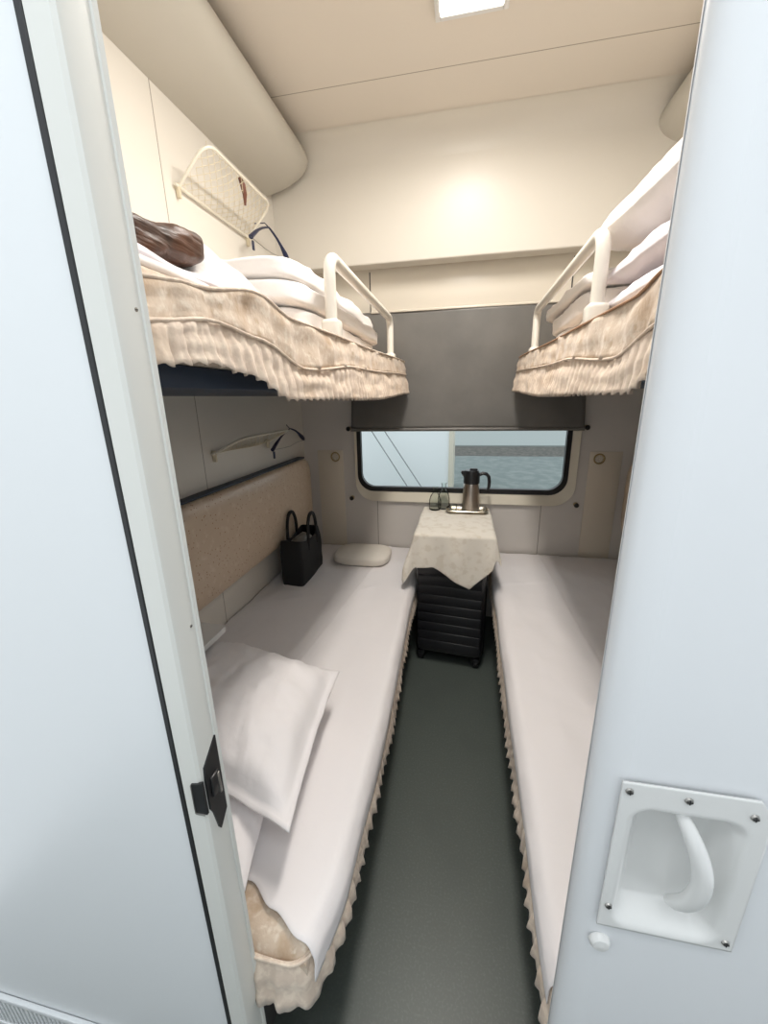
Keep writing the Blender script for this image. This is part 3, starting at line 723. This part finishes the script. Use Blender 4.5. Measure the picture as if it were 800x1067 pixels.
# thermos
tx, ty, z0 = .085, 1.885, TZ+.0045
t = empty('thermos_flask', (tx, ty, z0)); tag(t, 'brushed steel thermos jug with black lid and handle on the tray', 'thermos')
b = MB(); b.lathe([(.001, 0), (.051, 0), (.053, .004), (.052, .02), (.046, .15), (.045, .168), (.043, .172), (.001, .172)], (tx, ty, z0), 40); b.build('flask_body', 'steel', t, sharp=50)
b = MB(); b.lathe([(.046, .170), (.047, .178), (.046, .215), (.042, .235), (.040, .245), (.001, .247)], (tx, ty, z0), 40); cl_ = b.build('lid', 'black', t, sharp=40)
b = MB(); b.prism([(-.062, .232), (-.042, .200), (-.036, .205), (-.036, .243), (-.058, .242)], 'Y', -.014, .014)
for v in b.v: v += Vector((tx, ty, z0))
b.build('spout', 'black', t, sharp=30)
b = MB(); b.box(tx-.012, tx+.032, ty-.012, ty+.012, z0+.244, z0+.256, .004); b.build('lid_lever', 'black', t)
pts = [(.040, .218), (.062, .228), (.082, .224), (.096, .208), (.100, .18), (.099, .15), (.092, .125)]
b = MB(); b.tube([(tx+p, ty, z0+q) for p, q in pts], [.010, .010, .0105, .010, .0095, .009, .006], 12); b.build('handle', 'black', t)
# carafes
for i, (cx, cy, hsc, lab) in enumerate(((-.125, 1.915, 1.0, 'clear glass carafe in front, left of the steel thermos'), (-.075, 1.945, 1.12, 'taller clear glass carafe standing behind, between the front carafe and the thermos'))):
    P = [(.001, .0), (.030, 0), (.036, .006), (.036, .055), (.028, .085), (.014, .105), (.013, .135), (.017, .142)]
    Q = [(.015, .142), (.011, .135), (.012, .106), (.026, .084), (.034, .055), (.034, .009), (.001, .008)]
    b = MB(); b.lathe([(r, z*hsc) for r, z in P+Q], (cx, cy, TZ), 32); tag(b.build('glass_carafe', 'glass', None, sharp=60), lab, 'carafe', 'clear glass carafes on the table')
b = MB(); b.lathe([(.001, 0), (.018, 0), (.022, .04), (.0205, .04), (.0165, .004), (.001, .004)], (-.015, 1.872, TZ+.005), 24); tag(b.build('tumbler', 'glass', None, sharp=50), 'small clear glass tumbler on the tray beside the thermos', 'glass')

# ------------------------------------------------------------ suitcase
SC = Matrix.Translation((-.002, 1.560, 0)) @ Matrix.Rotation(math.radians(-7), 4, 'Z')
t = empty('suitcase', (0, 0, 0)); t.matrix_world = SC; tag(t, 'black ribbed hard-shell suitcase standing under the table', 'suitcase')
def sc_build(b, nm, m, parent=t, **k):
    for v in b.v: v.xyz = SC @ v
    return b.build(nm, m, parent, **k)
hw, hd = .178, .110
b = MB(); b.box(-hw, hw, -hd, hd, .055, .60, .035, 5)
for i in range(9):
    z = .092+i*.054; b.box(-hw+.012, hw-.012, -hd-.004, -.01, z, z+.050, .003, 2); b.box(-hw+.012, hw-.012, .01, hd+.004, z, z+.050, .003, 2)
sc_build(b, 'shell', 'case', sharp=60)
b = MB(); b.box(-hw-.006, hw+.006, -.007, .007, .05, .605, .006); sc_build(b, 'zip_band', 'gasket')
b = MB(); b.box(-.06, .06, -.012, .012, .60, .625, .008); sc_build(b, 'top_handle', 'black')
for x in (-1, 1):
    for y in (-1, 1):
        b = MB(); b.lathe([(.001, -.012), (.020, -.012), (.024, -.008), (.024, .008), (.020, .012), (.001, .012)], (x*(hw-.03), y*(hd-.03), .0245), 24, 'X'); w_ = sc_build(b, 'wheel', 'gasket')
        b = MB(); b.box(x*(hw-.03)-.022, x*(hw-.03)+.022, y*(hd-.03)-.026, y*(hd-.03)+.026, .035, .062, .008); sc_build(b, 'wheel_housing', 'black', w_)

# ------------------------------------------------------------ outside the window
b = MB(); b.box(-25, 25, 2.6, 16.6, -1.1, -1.0); struct(b.build('ground_platform', 'ground', smooth=False)); 
b = MB(); b.box(-25, 25, 16.6, 20.5, -1.2, -1.06); struct(b.build('ground_trackbed', 'track', smooth=False))
b = MB(); b.box(-30, 30, 20.5, 60, -1.1, -1.0); struct(b.build('ground_far', 'kerb', smooth=False))
t = empty('white_hut', (-2.4, 9, -1)); tag(t, 'white painted hut standing outside, left half of the window view', 'building')
HX = -.19
b = MB(); b.box(-5.5, HX-.06, 9.0, 11, -1.0, 2.2, .01); b.build('hut_wall', 'out_wall', t, smooth=False)
b = MB(); b.box(HX-.10, HX, 8.96, 11, -1.0, 2.3, .01); b.build('corner_post', 'frame', t, smooth=False)
b = MB(); b.box(-5.6, HX+.05, 8.9, 11.1, 2.2, 2.35, .02); b.build('hut_roof', 'kerb', t, smooth=False)
for a, c in (((-2.2, 8.7, .9), (-.95, 8.6, -1.0)), ((-1.9, 8.7, .9), (-.62, 8.6, -1.0))):
    b = MB(); b.tube([a, c], .012, 6); tag(b.build('slanting_line', 'line', None), 'thin grey cable slanting down before the white hut', 'line', 'slanting lines outside the window')  # thin grey tubes drawn as slanting lines

# ------------------------------------------------------------ light
wd = bpy.data.worlds.new('world'); bpy.context.scene.world = wd; wd.use_nodes = True
wd.node_tree.nodes['Background'].inputs[0].default_value = (.90, .96, 1, 1); wd.node_tree.nodes['Background'].inputs[1].default_value = .95
def area(name, loc, size, power, col, rot=(0, 0, 0)):
    l = bpy.data.lights.new(name, 'AREA'); l.shape = 'RECTANGLE'; l.size, l.size_y = size; l.energy = power; l.color = col
    o = bpy.data.objects.new(name, l); o.location = loc; o.rotation_euler = rot; C.objects.link(o); return o
area('lamp_light', (.01, .90+LY, ZC-.03), (.19, .76), 15.5, (1, .955, .90))
area('corridor_fill', (0, -.72, 2.70), (2.0, .35), 12, (.95, .98, 1))  # added unseen fill overhead, brightens the panels around the doorway

# ------------------------------------------------------------ camera
yaw, pitch, roll_, F = -.19775492, -.278787627, -.0205270786, 415.65
f = Vector((math.sin(yaw)*math.cos(pitch), math.cos(yaw)*math.cos(pitch), math.sin(pitch)))
r0 = Vector((math.cos(yaw), -math.sin(yaw), 0)); u0 = r0.cross(f)
r = r0*math.cos(roll_)+u0*math.sin(roll_); u = -r0*math.sin(roll_)+u0*math.cos(roll_)
cd = bpy.data.cameras.new('camera'); cd.sensor_fit = 'HORIZONTAL'; cd.sensor_width = 36; cd.lens = 36*F/800; cd.clip_start = .02
co = bpy.data.objects.new('camera', cd); C.objects.link(co)
co.matrix_world = Matrix(((r.x, u.x, -f.x, .03), (r.y, u.y, -f.y, -.44), (r.z, u.z, -f.z, 1.41), (0, 0, 0, 1)))
bpy.context.scene.camera = co
vs_ = bpy.context.scene.view_settings
vs_.view_transform = 'Standard'; vs_.look = 'None'; vs_.gamma = 1; vs_.exposure = 0.36; vs_.use_curve_mapping = False
